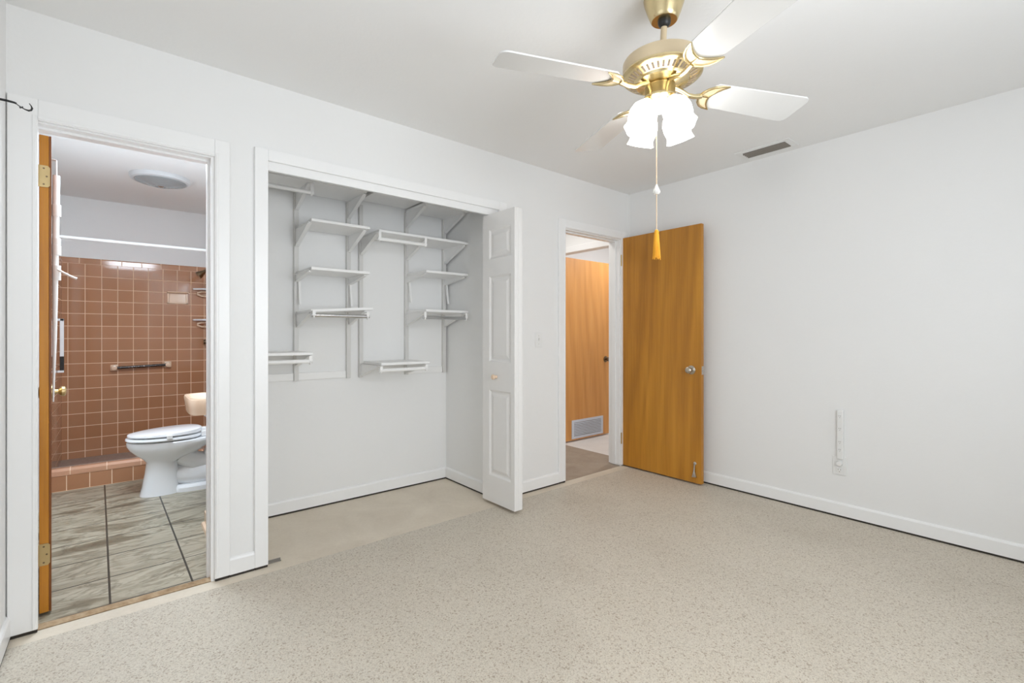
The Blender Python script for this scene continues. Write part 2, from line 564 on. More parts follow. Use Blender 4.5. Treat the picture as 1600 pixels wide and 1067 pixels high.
struct(m.build('trim_shower_curb', M['curb_tile']))
m = MB().prism([(2.226, 0.118), (2.226, 0.150), (2.240, 0.168), (2.285, 0.168), (2.285, 0.118)], 'X', BX0+0.008, BX1-0.008)
struct(MB().box((BX0+0.008, 2.286, 0.118), (BX1-0.008, 2.33, 0.166)).build('trim_shower_curb_inner', concrete('grey_brown_mosaic', S(138, 120, 108), S(156, 138, 126), S(176, 160, 148), 0.5, 60)))
cap_mat = wall_tile('brown_curb_cap_tile', 'X', 4.06+0.21*8, 0.0, 0.21, 3.0)
for nd in cap_mat.node_tree.nodes:
    if nd.type == 'TEX_BRICK':
        nd.inputs['Color1'].default_value = S(212, 164, 134); nd.inputs['Color2'].default_value = S(206, 158, 128)
struct(m.build('trim_shower_curb_cap', cap_mat))
# threshold strips
m = MB().prism([(0.0, 0), (0.05, 0), (0.05, 0.004), (0.03, 0.009), (0.0, 0.004)], 'X', -3.832, -3.235)
m.box((-3.832, 0.0, -0.05), (-3.235, 0.05, 0.001))
struct(m.build('trim_bathroom_threshold', M['threshold']))
# hall and the room beyond
struct(MB().box((-0.85, 0.0, -0.05), (-0.13, 0.12, 0.001)).box((-1.39, 0.12, -0.05), (0.08, 1.4, 0.001)).build('floor_hall', M['hall_floor']))
struct(MB().box((0.08, 0.12, -0.05), (1.8, 1.4, 0.0)).build('floor_far_room', M['far_floor']))
m = MB().box((-1.51, 0.83, 0), (-1.39, 1.4, H)).box((-1.51, 1.4, 0), (1.8, 1.52, H))
struct(m.build('wall_hall_back', M['wall']))
m = MB().box((0.06, 0.12, 0), (0.17, 0.15, H)).box((0.06, 0.15, DT), (0.17, 0.965, H)).box((0.06, 0.965, 0), (0.17, 1.4, H))
struct(m.build('wall_hall_end', M['wall']))
m = MB()
m.box((0.045, 0.13, DT-0.005), (0.06, 1.03, DT+0.06), 0.004)
m.box((0.045, 0.97, 0), (0.06, 1.03, DT), 0.004)
struct(m.build('trim_hall_end_casing', M['trim']))
m = MB().box((0.12, 0.0, 0), (1.8, 0.12, H)).box((1.8, 0.0, 0), (1.92, 1.52, H))
struct(m.build('wall_far_room', M['wall']))

# ------------------------------------------------------------------ casings, jambs, baseboards
def casing_leg(m, x0, x1, inner, z1, y=0.0):
    # flat casing with a raised back band on the outer edge and an eased inner edge
    m.box((x0, y-0.016, 0.012), (x1, y, z1), 0.003)
    if inner == 'R':
        m.box((x1-0.016, y-0.020, 0.014), (x1-0.004, y-0.012, 2.03), 0.003)
    else:
        m.box((x0+0.004, y-0.020, 0.014), (x0+0.016, y-0.012, 2.03), 0.003)
# bathroom door frame
m = MB()
casing_leg(m, -3.901, -3.817, 'R', 2.095)
casing_leg(m, -3.222, -3.160, 'L', 2.095)
m.box((-3.817, -0.016, 2.012), (-3.222, 0, 2.095), 0.003).box((-3.817, -0.020, 2.016), (-3.222, -0.012, 2.028), 0.003)
struct(m.build('trim_bathroom_casing', M['trim']))
m = MB()
m.box((-3.848, 0.0, 0.0), (-3.831, 0.12, DT)).box((-3.236, 0.0, 0.0), (-3.218, 0.12, DT)).box((-3.831, 0, 2.006), (-3.236, 0.12, DT))
m.box((-3.831, 0.04, 0.0), (-3.826, 0.08, 2.006)).box((-3.246, 0.04, 0.0), (-3.236, 0.08, 2.006)).box((-3.826, 0.04, 1.996), (-3.246, 0.08, 2.006))
struct(m.build('trim_bathroom_jamb', M['trim']))
# closet frame: flat boards and a fascia that hides the door track
m = MB()
m.box((-3.053, -0.018, 0.012), (-2.992, 0, 2.103), 0.003).box((-1.51, -0.018, 0.012), (-1.445, 0, 2.103), 0.003)
m.box((-2.992, -0.018, 2.047), (-1.51, 0, 2.103), 0.003)
struct(m.build('trim_closet_casing', M['trim']))
m = MB()
m.box((-3.0, 0.0, 2.003), (-1.505, 0.02, 2.05)).box((-3.0, 0.0, 0.0), (-2.992, 0.12, 2.003)).box((-2.992, 0.02, 2.05), (-1.505, 0.12, 2.07))
struct(m.build('trim_closet_jamb', M['trim']))
# hall door frame
m = MB()
casing_leg(m, -0.915, -0.842, 'R', 2.085)
m.box((-0.132, -0.016, 0.012), (-0.06, 0, 2.085), 0.003)
m.box((-0.842, -0.016, 2.016), (-0.132, 0, 2.085), 0.003).box((-0.842, -0.02, 2.020), (-0.132, -0.012, 2.032), 0.003)
struct(m.build('trim_hall_casing', M['trim']))
m = MB()
m.box((-0.855, 0, 0), (-0.838, 0.12, DT)).box((-0.139, 0, 0.012), (-0.122, 0.12, DT)).box((-0.838, 0, 2.008), (-0.139, 0.12, DT))
m.box((-0.838, 0.04, 0), (-0.828, 0.08, 2.008)).box((-0.149, 0.04, 0.012), (-0.139, 0.08, 2.008)).box((-0.828, 0.04, 1.998), (-0.149, 0.08, 2.008))
struct(m.build('trim_hall_jamb', M['trim']))

def base_prof(h=0.092, t=0.013, z0=0.011):
    return [(0, z0), (-t, z0), (-t, h-0.012), (-t+0.004, h-0.004), (-0.003, h), (0, h)]
def baseboard(name, axis, face, sign, a, b):
    # sign: direction out of the wall
    m = MB()
    pts = [(face - sign*p[0], p[1]) for p in base_prof()]
    m.prism(pts, axis, a, b)
    g = m.build(name, M['trim']); struct(g)
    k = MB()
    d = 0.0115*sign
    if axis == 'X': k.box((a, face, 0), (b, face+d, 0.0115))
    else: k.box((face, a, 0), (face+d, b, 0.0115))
    struct(k.build(name.replace('baseboard', 'trim_mastic'), M['dark']))  # dark strip paints the shadow gap under the baseboard
baseboard('baseboard_north_closet', 'X', 0.0, -1, -3.160, -3.053)
baseboard('baseboard_north_hall', 'X', 0.0, -1, -1.445, -0.915)
baseboard('baseboard_east', 'Y', 0.0, -1, YS, -0.01)
baseboard('baseboard_west', 'Y', XW, 1, YS, -0.01)
baseboard('baseboard_closet_back', 'X', YB, -1, -3.03, -1.51)
baseboard('baseboard_closet_right', 'Y', -1.51, -1, 0.12, YB-0.013)
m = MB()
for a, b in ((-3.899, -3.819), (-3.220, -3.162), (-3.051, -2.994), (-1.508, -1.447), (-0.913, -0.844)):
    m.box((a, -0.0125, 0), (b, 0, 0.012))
struct(m.build('trim_mastic_casings', M['dark']))  # dark strips painted in as shade under the casing legs
# bathroom side of the closet: baseboard and shoe ending at the wall corner
m = MB().box((-3.165, 0.13, 0), (-3.15, 0.83, 0.085), 0.004)
struct(m.build('baseboard_bathroom', M['cream']))
m = MB().prism([(-3.165, 0), (-3.182, 0), (-3.178, 0.014), (-3.165, 0.018)], 'Y', 0.13, 0.83)
struct(m.build('trim_bathroom_shoe', M['cream']))

# ------------------------------------------------------------------ knobs and hinges
def knob_mb(p, axis, proj=0.06, r=0.026):
    return MB().lathe([(0.035, 0), (0.035, 0.004), (0.026, 0.009), (0.012, 0.012), (0.011, proj*0.45), (r*0.75, proj*0.52), (r, proj*0.68), (r*0.98, proj*0.86), (r*0.75, proj*0.96), (r*0.3, proj), (0, proj)], p, axis, 28)

# ------------------------------------------------------------------ hall door standing open against the right wall
hinge = Vector((-0.128, -0.015, 0.0))
door = thing('hall_door', 'orange-brown flush wooden door standing open against the right-hand wall', 'door', hinge)
R = Matrix.Identity(4)
m = MB().box((-0.110, -0.755, 0.012), (-0.075, 0.015, 2.03), 0.002)
slab = m.build('door_slab', M['door_wood'], door)
k = knob_mb((-0.110, -0.672, 0.893), (-1, 0, 0), 0.062)
kn = k.build('door_knob', M['nickel'], door, True)
kn['label'] = 'tarnished round door knob'
knob_mb((-0.075, -0.672, 0.893), (1, 0, 0), 0.055).build('door_knob', M['nickel'], door, True)
m = MB().box((-0.106, -0.757, 0.86), (-0.080, -0.754, 0.925), 0.001).box((-0.100, -0.766, 0.884), (-0.086, -0.756, 0.902), 0.002)
m.build('latch', M['steel'], door)['label'] = 'steel latch plate and bolt'
for z in (0.25, 1.83):
    MB().cyl((-0.128, -0.012, z-0.05), (-0.128, -0.012, z+0.05), 0.006).build('hinge', M['brass_old'], door, True)
# kick-down holder near the foot of the door
m = MB()
m.lathe([(0.013, 0), (0.013, 0.004), (0.009, 0.009), (0.0, 0.010)], (-0.110, -0.702, 0.165), (-1, 0, 0), 18)
m.tube([(-0.118, -0.702, 0.165), (-0.121, -0.702, 0.13), (-0.124, -0.701, 0.09)], [0.006, 0.0055, 0.008], 10)
m.prism([(-0.720, 0.062), (-0.682, 0.058), (-0.690, 0.083), (-0.694, 0.100), (-0.709, 0.100), (-0.713, 0.083)], 'X', -0.128, -0.112, 0.002)
m.build('door_holder', M['steel'], door, True)['label'] = 'small steel kick-down door holder'

# ------------------------------------------------------------------ door in the room across the hall
fd = thing('far_door', 'golden wooden door with a white louvre grille, seen through the hall doorway', 'door', (0.10, 0.925, 0.0))
MB().box((0.10, 0.925, 0.014), (0.865, 0.96, 2.005), 0.002).build('door_slab', M['far_wood'], fd)
knob_mb((0.802, 0.925, 0.885), (0, -1, 0), 0.055, 0.024).build('door_knob', M['bronze'], fd, True)['label'] = 'dark bronze door knob'
g = MB()
g.box((0.228, 0.918, 0.030), (0.752, 0.925, 0.058), 0.001).box((0.228, 0.918, 0.205), (0.752, 0.925, 0.234), 0.001)
g.box((0.228, 0.918, 0.058), (0.262, 0.925, 0.205), 0.001).box((0.718, 0.918, 0.058), (0.752, 0.925, 0.205), 0.001)
gr = g.build('louvre_grille', M['grille'], fd)
gr['label'] = 'white metal louvre grille'
g = MB()
for i in range(8):
    z = 0.066 + i*0.0175
    g.prism([(0.9238, z+0.008), (0.917, z), (0.917, z+0.0025), (0.9238, z+0.0105)], 'X', 0.262, 0.718)
g.build('louvre_slats', M['grille'], gr)
MB().box((0.262, 0.9240, 0.058), (0.718, 0.9250, 0.205)).build('grille_backing', M['pinkdirt'], gr)
for z in (0.2, 1.74):
    MB().box((0.095, 0.917, z), (0.101, 0.926, z+0.1)).build('hinge', M['brass_old'], fd)

# ------------------------------------------------------------------ bathroom door, edge-on
bh = Vector((-3.829, 0.123, 0.0))
bd = thing('bathroom_door', 'wooden bathroom door seen edge-on, opened into the tiled bathroom', 'door', bh)
A = rot_about(bh, math.radians(4.4))
MB().box((-3.826, 0.123, 0.012), (-3.7967, 0.705, 2.0), 0.002).xform(A).build('door_slab', M['edge_wood'], bd)
eb = MB().box((-3.7965, 0.123, 0.012), (-3.789, 0.705, 2.0), 0.001).xform(A).build('face_veneer', M['veneer'], bd)
eb['label'] = 'darker brown veneer along the door face'
kb = knob_mb((-3.789, 0.640, 0.885), (1, 0, 0), 0.055, 0.025)
kb.xform(A).build('door_knob', M['brass_old'], bd, True)['label'] = 'worn brass knob on the bathroom side'
knob_mb((-3.826, 0.640, 0.885), (-1, 0, 0), 0.05, 0.025).xform(A).build('door_knob', M['bronze'], bd, True)['label'] = 'dark knob on the wall side'
for z0 in (1.783, 0.210):
    h = MB()
    h.prism([(-3.829, z0), (-3.800, z0), (-3.793, z0+0.008), (-3.793, z0+0.082), (-3.800, z0+0.090), (-3.829, z0+0.090)], 'Y', 0.1205, 0.1235)
    for i in range(5):
        h.cyl((-3.832, 0.118, z0+0.018*i+0.001), (-3.832, 0.118, z0+0.018*i+0.017), 0.0055, n=12)
    hg = h.build('hinge', M['brass_old'], bd)
    hg['label'] = 'brass hinge with exposed screws'
    for (x, z) in ((-3.812, z0+0.012), (-3.803, z0+0.045), (-3.812, z0+0.078)):
        MB().cyl((x, 0.1198, z), (x, 0.121, z), 0.0035, n=10).build('screw', M['bronze'], hg)

# white over-door hanging rack on the bathroom side
rk = thing('over_door_rack', 'white tubular over-door hanger on the edge-on bathroom door', 'hanger', (-3.80, 0.46, 2.0))
yk = 0.50
m = MB().tube([(-3.801, yk, 1.93), (-3.804, yk, 1.60), (-3.807, yk, 1.15), (-3.812, yk, 0.85)], [0.0135, 0.0125, 0.008, 0.003], 14)
m.build('pole', M['plastic'], rk, True)
for z0, z1, r in ((1.735, 1.79, 0.0165), (1.60, 1.63, 0.0155), (1.55, 1.595, 0.0165), (1.43, 1.50, 0.016)):
    MB().cyl((-3.801, yk, z0), (-3.801, yk, z1), r, n=16).build('coupling', M['plastic'], rk, True)
m = MB().tube([(-3.80, yk-0.01, 1.482), (-3.775, yk-0.015, 1.466), (-3.745, yk-0.02, 1.448), (-3.728, yk-0.02, 1.440)], [0.006, 0.005, 0.005, 0.006], 10)
m.build('hook_arm', M['plastic'], rk, True)
m = MB().box((-3.802, yk-0.012, 1.92), (-3.799, yk+0.012, 2.003)).box((-3.857, yk-0.012, 2.001), (-3.799, yk+0.012, 2.004))
m.build('door_strap', M['plastic'], rk)

# ------------------------------------------------------------------ bifold closet door, folded open
bf = thing('bifold_closet_door', 'white panelled bifold closet door folded open at the right of the closet', 'closet door', (-1.565, -0.11, 0.02))
def panel_leaf(xf, xb, panels):
    # leaf between xf (visible face, looking -X) and xb with raised panels moulded into the face
    m = MB()
    y0, y1, z0, z1 = -0.285, 0.060, 0.022, 2.000
    dep = 0.011
    m.box((xf+dep, y0, z0), (xb, y1, z1), 0.002)
    ys = (-0.246, -0.016)
    m.box((xf, y0, z0), (xf+dep, ys[0], z1), 0.0015).box((xf, ys[1], z0), (xf+dep, y1, z1), 0.0015)
    zz = [z0] + [v for p in panels for v in p] + [z1]
    for i in range(0, len(zz), 2):
        m.box((xf, ys[0]-0.003, zz[i]), (xf+dep, ys[1]+0.003, zz[i+1]), 0.0015)
    for (a, b) in panels:
        # sloped moulding ring then raised field
        o = [(ys[0], a), (ys[1], a), (ys[1], b), (ys[0], b)]
        def ring(ins, x):
            return [(x, ys[0]+ins, a+ins), (x, ys[1]-ins, a+ins), (x, ys[1]-ins, b-ins), (x, ys[0]+ins, b-ins)]
        m.loft([ring(0.0, xf+0.0005), ring(0.012, xf+0.009), ring(0.022, xf+0.009), ring(0.045, xf+0.002)], cap0=False)
    return m
PAN = [(0.205, 0.790), (0.985, 1.570), (1.690, 1.892)]
lf = panel_leaf(-1.602, -1.568, PAN).xform(rot_about((-1.57, 0.06, 0), math.radians(0.6))).build('door_leaf', M['closet_door'], bf)
MB().box((-1.564, -0.285, 0.022), (-1.530, 0.060, 2.0), 0.002).build('door_leaf', M['closet_door'], bf)
MB().lathe([(0.012, 0), (0.011, 0.006), (0.009, 0.012), (0.017, 0.022), (0.018, 0.030), (0.013, 0.036), (0, 0.037)], (-1.603, -0.098, 0.884), (-1, 0, 0), 22).build('door_knob', M['cream'], bf, True)['label'] = 'small round ivory knob'
for z in (0.25, 1.0, 1.75):
    MB().cyl((-1.566, 0.062, z-0.03), (-1.566, 0.062, z+0.03), 0.004, n=10).build('hinge', M['steel'], bf)
# leftover bottom pivot bracket of the missing left pair
m = MB().box((-2.992, 0.012, 0.0), (-2.925, 0.030, 0.004)).box((-2.992, 0.026, 0.0), (-2.925, 0.030, 0.012))
tag(m.build('pivot_bracket', M['pinkdirt'], None, False, (-2.96, 0.02, 0.0)), 'small dark metal pivot bracket on the floor at the left end of the closet', 'bracket')

# ------------------------------------------------------------------ closet shelving
YST = YB-0.026
STX = {'a': -2.672, 'b': -2.324, 'c': -2.234, 'd': -1.874, 'e': -1.540}
ST_LABEL = {'a': 'leftmost white upright strip in the closet, left edge of the left shelf column',
            'b': 'white upright closet strip at the right edge of the left shelf column',
            'c': 'white upright closet strip just right of the left shelf column',
            'd': 'white upright closet strip at the left edge of the right-hand small shelves',
            'e': 'rightmost white upright strip, next to the closet side wall'}
for kx, x in STX.items():
    z0 = 0.865
    m = MB().box((x-0.014, YST, z0), (x+0.014, YB, 2.10), 0.002)
    st = m.build('shelf_standard', M['standard'], None, False, (x, YB, z0))
    tag(st, ST_LABEL[kx], 'shelf upright', 'shelf uprights on the closet wall')
    for z in (0.90, 1.45, 2.0):
        pass
for (a, b, lab) in ((-3.03, -2.687, 'white horizontal wall batten left of the leftmost closet upright'),
                    (-2.657, -2.340, 'white horizontal wall batten under the left shelf column'),
                    (-1.858, -1.556, 'white horizontal wall batten under the right shelf column')):
    o = MB().box((a, YB-0.016, 0.868), (b, YB, 0.916), 0.002).build('wall_batten', M['shelf'], None, False, ((a+b)/2, YB, 0.868))
    tag(o, lab, 'batten', 'battens on the closet wall')

def shelf(label, x0, x1, ztop, brackets, yf=0.365, tilt=0.0, rod=None, rodmat='shelf', bh=0.115, struts=()):
    cx = (x0+x1)/2
    t = thing('closet_shelf', label, 'shelf', (cx, YB, ztop), 'white closet shelves')
    T = rot_about((cx, YB, ztop), -tilt, 'Y')
    MB().box((x0, yf, ztop-0.018), (x1, YST-0.001, ztop), 0.003).xform(T).build('board', M['shelf'], t)
    zb = ztop-0.018
    for x in brackets:
        b = MB()
        yw = YST
        pts = [(yw, zb), (yf+0.02, zb), (yf+0.02, zb-0.012), (yw-0.012, zb-bh), (yw, zb-bh)]
        b.prism(pts, 'X', x-0.004, x+0.004)
        # flanged top and sloping lip
        b.box((x-0.010, yf+0.02, zb-0.003), (x+0.010, yw, zb))
        b.prism([(yf+0.018, zb-0.010), (yw-0.014, zb-bh), (yw-0.010, zb-bh), (yf+0.022, zb-0.013)], 'X', x-0.012, x+0.012)
        b.xform(T).build('bracket', M['shelf'], t)
    for x in struts:
        MB().prism([(YST-0.004, zb-0.03), (YST-0.020, zb-0.03), (YST-0.046, zb-0.200), (YST-0.032, zb-0.200)], 'X', x-0.006, x+0.006).build('support_strut', M['shelf'], t)
    if rod:
        r0, r1, zr, yr = rod
        rm = MB().cyl((r0, yr, zr), (r1, yr, zr), 0.0125, n=18)
        ro = rm.build('hanging_rod', M[rodmat], t, True)
        for x in (r0+0.012, r1-0.012):
            hk = MB()
            hk.box((x-0.009, yr-0.014, zr-0.002), (x+0.009, yr-0.0105, zb-0.005), 0.001)
            hk.box((x-0.009, yr-0.014, zb-0.007), (x+0.009, yf+0.05, zb-0.003), 0.001)
            hk.tube([(x, yr-0.013, zr+0.004), (x, yr-0.010, zr-0.011), (x, yr+0.004, zr-0.016), (x, yr+0.014, zr-0.006), (x, yr+0.016, zr+0.006)], 0.005, 8)
            hk.build('rod_hook', M['shelf'], ro)
    return t
e = 0.028
# top row
shelf('white top shelf at the upper left of the closet, with a rod in front', -3.03, STX['b']+0.01, 2.121, (STX['a'], STX['b']), rod=(-3.02, -2.645, 2.045, 0.40))
shelf('white top shelf over the middle of the closet, set slightly higher than its neighbours', STX['c']-0.012, STX['d']-0.012, 2.146, (), bh=0.10)
shelf('short white top shelf at the upper right of the closet, beside the side wall', STX['d']-0.008, -1.512, 2.121, (STX['d'], STX['e']))
# left column
shelf('second white shelf from the top in the left column of the closet', -2.668, -2.296, 1.881, (STX['a'], STX['b']))
shelf('third white shelf from the top in the left column, bare of any rod', -2.668, -2.296, 1.585, (STX['a'], STX['b']), bh=0.05, struts=(STX['a']+0.012, STX['b']+0.004))
shelf('tilted white shelf with a chrome rod, lowest of the left column', -2.672, -2.274, 1.338, (STX['a'], STX['b']), tilt=math.radians(4.0), rod=(-2.672, -2.308, 1.288, 0.352), rodmat='chrome', bh=0.09)
# far left, partly hidden by the closet casing
shelf('low white shelf with rod at the far left, cut off by the closet casing', -3.03, -2.660, 1.063, (STX['a'],), rod=(-3.02, -2.668, 1.009, 0.352), bh=0.08)
# right column
shelf('long white closet shelf with a short rod, spanning the middle and right bays', -2.232, -1.513, 1.875, (STX['c'], STX['d'], STX['e']), rod=(-2.250, -1.885, 1.808, 0.350))
shelf('small white shelf under the long shelf, beside the right closet wall', -1.876, -1.513, 1.634, (STX['d'], STX['e']), bh=0.05, struts=(STX['d']+0.012, STX['e']+0.008))
shelf('small white shelf with a chrome rod under it, lowest at the right closet wall', -1.880, -1.513, 1.352, (STX['d'], STX['e']), rod=(-1.912, -1.536, 1.293, 0.350), rodmat='chrome', bh=0.095)
shelf('lowest white shelf in the middle of the closet, with a white rod', -2.216, -1.846, 0.980, (STX['c'], STX['d']), rod=(-2.240, -1.878, 0.931, 0.350), bh=0.085)

# ------------------------------------------------------------------ ceiling fan
FX, FY = -2.002, -1.626
fan = thing('ceiling_fan', 'brass ceiling fan with four white blades and lit glass shades', 'ceiling fan', (FX, FY, H))
FO = (FX, FY, 0)
CO = (FX+0.0075, FY-0.0062, 0)      # the canopy: the downrod leans a little
LX, LY = FX-0.0050, FY+0.0042       # the light kit below the motor
MB().lathe([(0.0, H), (0.074, H), (0.0755, H-0.010), (0.072, H-0.026), (0.060, H-0.062), (0.053, H-0.080), (0.050, H-0.088), (0.046, H-0.092), (0.030, H-0.092), (0, H-0.092)], CO, n=40).build('canopy', M['brass'], fan, True)
MB().sphere((CO[0], CO[1], 2.345), 0.024).build('hanger_ball', M['black'], fan, True)
MB().cyl((FX, FY, 2.19), (CO[0], CO[1], 2.335), 0.0115).build('downrod', M['brass_pale'], fan, True)
RM = 0.143
MB().lathe([(0.0, 2.203), (0.05, 2.203), (0.10, 2.202), (0.134, 2.199), (RM-0.003, 2.195), (RM, 2.189), (RM, 2.150), (RM-0.002, 2.146), (0, 2.146)], FO, n=64).build('motor_housing', M['brass_pale'], fan, True)
m = MB().lathe([(0.0, 2.148), (RM+0.002, 2.148), (RM+0.003, 2.142), (RM-0.004, 2.136), (RM-0.012, 2.134), (0.098, 2.120), (0.094, 2.112), (0.070, 2.108), (0.055, 2.104), (0, 2.104)], FO, n=64)
mr = m.build('motor_vent_ring', M['brass'], fan, True)
m = MB()
for i in range(40):
    a = 2*PI*i/40
    t = MB().box((-0.013, -0.0042, -0.001), (0.013, 0.0042, 0.003), 0.0008)
    t.xform(Matrix.Translation((FX, FY, 2.1268)) @ Matrix.Rotation(a, 4, 'Z') @ Matrix.Translation((0.1145, 0, 0)) @ Matrix.Rotation(math.radians(-23), 4, 'Y'))
    m.merge(t.bm)
m.build('vent_slots', M['slot'], mr)
# switch housing and fitter
MB().lathe([(0.0, 2.106), (0.040, 2.106), (0.052, 2.102), (0.055, 2.098), (0.055, 2.068), (0.058, 2.063), (0.058, 2.052), (0.050, 2.044), (0.036, 2.039), (0, 2.039)], (LX, LY, 0), n=40).build('switch_housing', M['brass'], fan, True)
MB().lathe([(0.0, 2.042), (0.044, 2.042), (0.047, 2.034), (0.040, 2.018), (0.024, 2.008), (0.010, 2.002), (0, 2.000)], (LX, LY, 0), n=32).build('light_fitter', M['plastic'], fan, True)
# blades with openwork irons
ZB, RB = 2.098, 0.645
def blade_outline():
    pts = []
    r0, r1, w0, w1, c = 0.205, RB, 0.061, 0.075, 0.030
    pts += [(r0, -w0+0.012), (r0+0.012, -w0)]
    for i in range(7):
        a = -PI/2 + (PI/2)*i/6
        pts.append((r1-c+c*math.cos(a), -w1+c+c*math.sin(a)))
    for i in range(7):
        a = (PI/2)*i/6
        pts.append((r1-c+c*math.cos(a), w1-c+c*math.sin(a)))
    pts += [(r0+0.012, w0), (r0, w0-0.012)]
    return pts
def crescent():
    # one lobe of the iron: a curved horn from the neck to the blade edge
    path = [(0.176, 0.000), (0.190, 0.020), (0.205, 0.036), (0.226, 0.049), (0.252, 0.056)]
    return path
for kbl in range(4):
    ang = math.radians(67 + 90*kbl)
    X = Matrix.Translation((FX, FY, ZB)) @ Matrix.Rotation(ang, 4, 'Z') @ Matrix.Rotation(math.radians(-11), 4, 'X')
    b = MB().prism(blade_outline(), 'Z', 0.000, 0.006, 0.0012).xform(X)
    bo = b.build('blade', M['blade'], fan)
    X2 = Matrix.Translation((FX, FY, ZB)) @ Matrix.Rotation(ang, 4, 'Z')
    arm = MB().tube([(0.055, 0, 0.008), (0.085, 0, 0.000), (0.115, 0, -0.012), (0.145, 0, -0.013), (0.175, 0, -0.006)], [0.010, 0.009, 0.0085, 0.009, 0.010], 12)
    arm.xform(X2)
    ir = arm.build('blade_iron', M['brass'], bo, True)
    horn = MB()
    edge = MB()
    outer = [(0.170, 0.000), (0.174, 0.016), (0.184, 0.034), (0.202, 0.050), (0.226, 0.061), (0.256, 0.066)]
    inner = [(0.256, 0.066), (0.238, 0.050), (0.224, 0.034), (0.214, 0.016), (0.210, 0.000)]
    half = outer + inner[1:]
    for sg in (1, -1):
        poly = [(x, sg*y) for x, y in half]
        horn.prism(poly[::sg], 'Z', -0.005, -0.001)
        edge.tube([(x, sg*y, -0.005) for x, y in outer], [0.005, 0.0055, 0.0055, 0.005, 0.004, 0.0025], 8)
        edge.tube([(x, sg*y, -0.005) for x, y in inner], [0.0025, 0.004, 0.0045, 0.0045, 0.0045], 8)
    edge.tube([(0.170, 0, -0.005), (0.190, 0, -0.006), (0.210, 0, -0.005)], 0.0045, 8)
    edge.xform(X).build('crescent_rim', M['brass'], bo, True)
    horn.xform(X).build('iron_crescent', M['brass_pale'], bo, True)
# glass shades, two towards the camera and two away
view = math.atan2(CAM.y-FY, CAM.x-FX)
for kk in range(4):
    a = view + math.radians(45 + 90*kk)
    d = Vector((math.cos(a)*0.38, math.sin(a)*0.38, -1)).normalized()
    base = Vector((LX+math.cos(a)*0.066, LY+math.sin(a)*0.066, 2.024))
    prof = [(0.018, -0.008), (0.022, 0.0), (0.031, 0.008), (0.044, 0.024), (0.051, 0.047), (0.050, 0.070), (0.046, 0.086), (0.045, 0.093), (0.048, 0.106), (0.051, 0.115)]
    t = MB()
    n = 36
    up = Vector((0, 0, 1)); u = d.cross(up).normalized(); w = d.cross(u)
    rings = []
    for i, (r, hh) in enumerate(prof):
        fl = 0.0 if i < 6 else 0.003*(i-5)/4
        rings.append([base + d*hh + (u*math.cos(2*PI*j/n)+w*math.sin(2*PI*j/n))*(r+fl*math.cos(6*2*PI*j/n)) for j in range(n)])
    for i, (r, hh) in enumerate(prof[::-1]):
        rings.append([base + d*hh + (u*math.cos(2*PI*j/n)+w*math.sin(2*PI*j/n))*(r-0.004) for j in range(n)])
    t.loft(rings, cap0=False, cap1=False)
    MB().tube([(LX+math.cos(a)*0.03, LY+math.sin(a)*0.03, 2.044), (LX+math.cos(a)*0.053, LY+math.sin(a)*0.053, 2.047), (base.x, base.y, 2.035), tuple(base+d*0.004)], [0.010, 0.010, 0.014, 0.019], 12).build('lamp_arm', M['brass'], fan, True)
    sh = t.build('lamp_shade', M['glow'], fan, True)
    bl = MB().lathe([(0.012, 0.0), (0.013, 0.015), (0.023, 0.045), (0.025, 0.062), (0.018, 0.080), (0, 0.086)], base, d, 20)
    bl.build('bulb', M['glow'], sh, True)
# pull chain
cx, cy = FX-0.0755, FY-0.0275
pc = MB().cyl((cx, cy, 1.545), (cx, cy, 2.03), 0.0018, n=8).build('pull_chain', M['cord'], fan)
MB().lathe([(0.0, 1.676), (0.008, 1.676), (0.0128, 1.682), (0.013, 1.688), (0.008, 1.699), (0.003, 1.711), (0, 1.713)], (cx, cy, 0), n=10).build('crystal_drop', M['crystal'], pc)
m = MB().lathe([(0.0, 1.452), (0.0125, 1.453), (0.011, 1.48), (0.0095, 1.52), (0.009, 1.53), (0.0075, 1.535), (0.0085, 1.541), (0.005, 1.548), (0, 1.549)], (cx, cy, 0), n=28)
for i in range(26):
    a = 2*PI*i/26
    l = random.uniform(0.0, 0.010)
    m.tube([(cx+0.0075*math.cos(a), cy+0.0075*math.sin(a), 1.532), (cx+0.0105*math.cos(a), cy+0.0105*math.sin(a), 1.49), (cx+0.0135*math.cos(a+0.1), cy+0.0135*math.sin(a+0.1), 1.448-l)], 0.0013, 5)
ts = m.build('tassel', M['tassel'], pc, True)
ts['label'] = 'gold thread tassel'

# ------------------------------------------------------------------ ceiling air vent
vt = thing('ceiling_vent', 'rectangular ceiling air vent with dark louvres near the right wall', 'air vent', (-0.155, -1.247, H))
x0, x1, y0, y1 = -0.248, -0.062, -1.425, -1.072
m = MB()
m.box((x0, y0, H-0.006), (x0+0.036, y1, H), 0.002).box((x1-0.036, y0, H-0.006), (x1, y1, H), 0.002)
m.box((x0+0.036, y0, H-0.0055), (x1-0.036, y0+0.038, H), 0.001).box((x0+0.036, y1-0.038, H-0.0055), (x1-0.036, y1, H), 0.001)
m.build('vent_frame', M['plastic'], vt)
MB().box((x0+0.03, y0+0.03, H-0.002), (x1-0.03, y1-0.03, H)).build('vent_backing', M['ventdark'], vt)
m = MB()
for i in range(4):
    x = x0+0.050+i*0.026
    m.prism([(x, H-0.002), (x+0.0015, H-0.002), (x+0.010, H-0.011), (x+0.0085, H-0.011)], 'Y', y0+0.037, y1-0.037)
m.build('vent_louvre', M['pinkdirt'], vt)

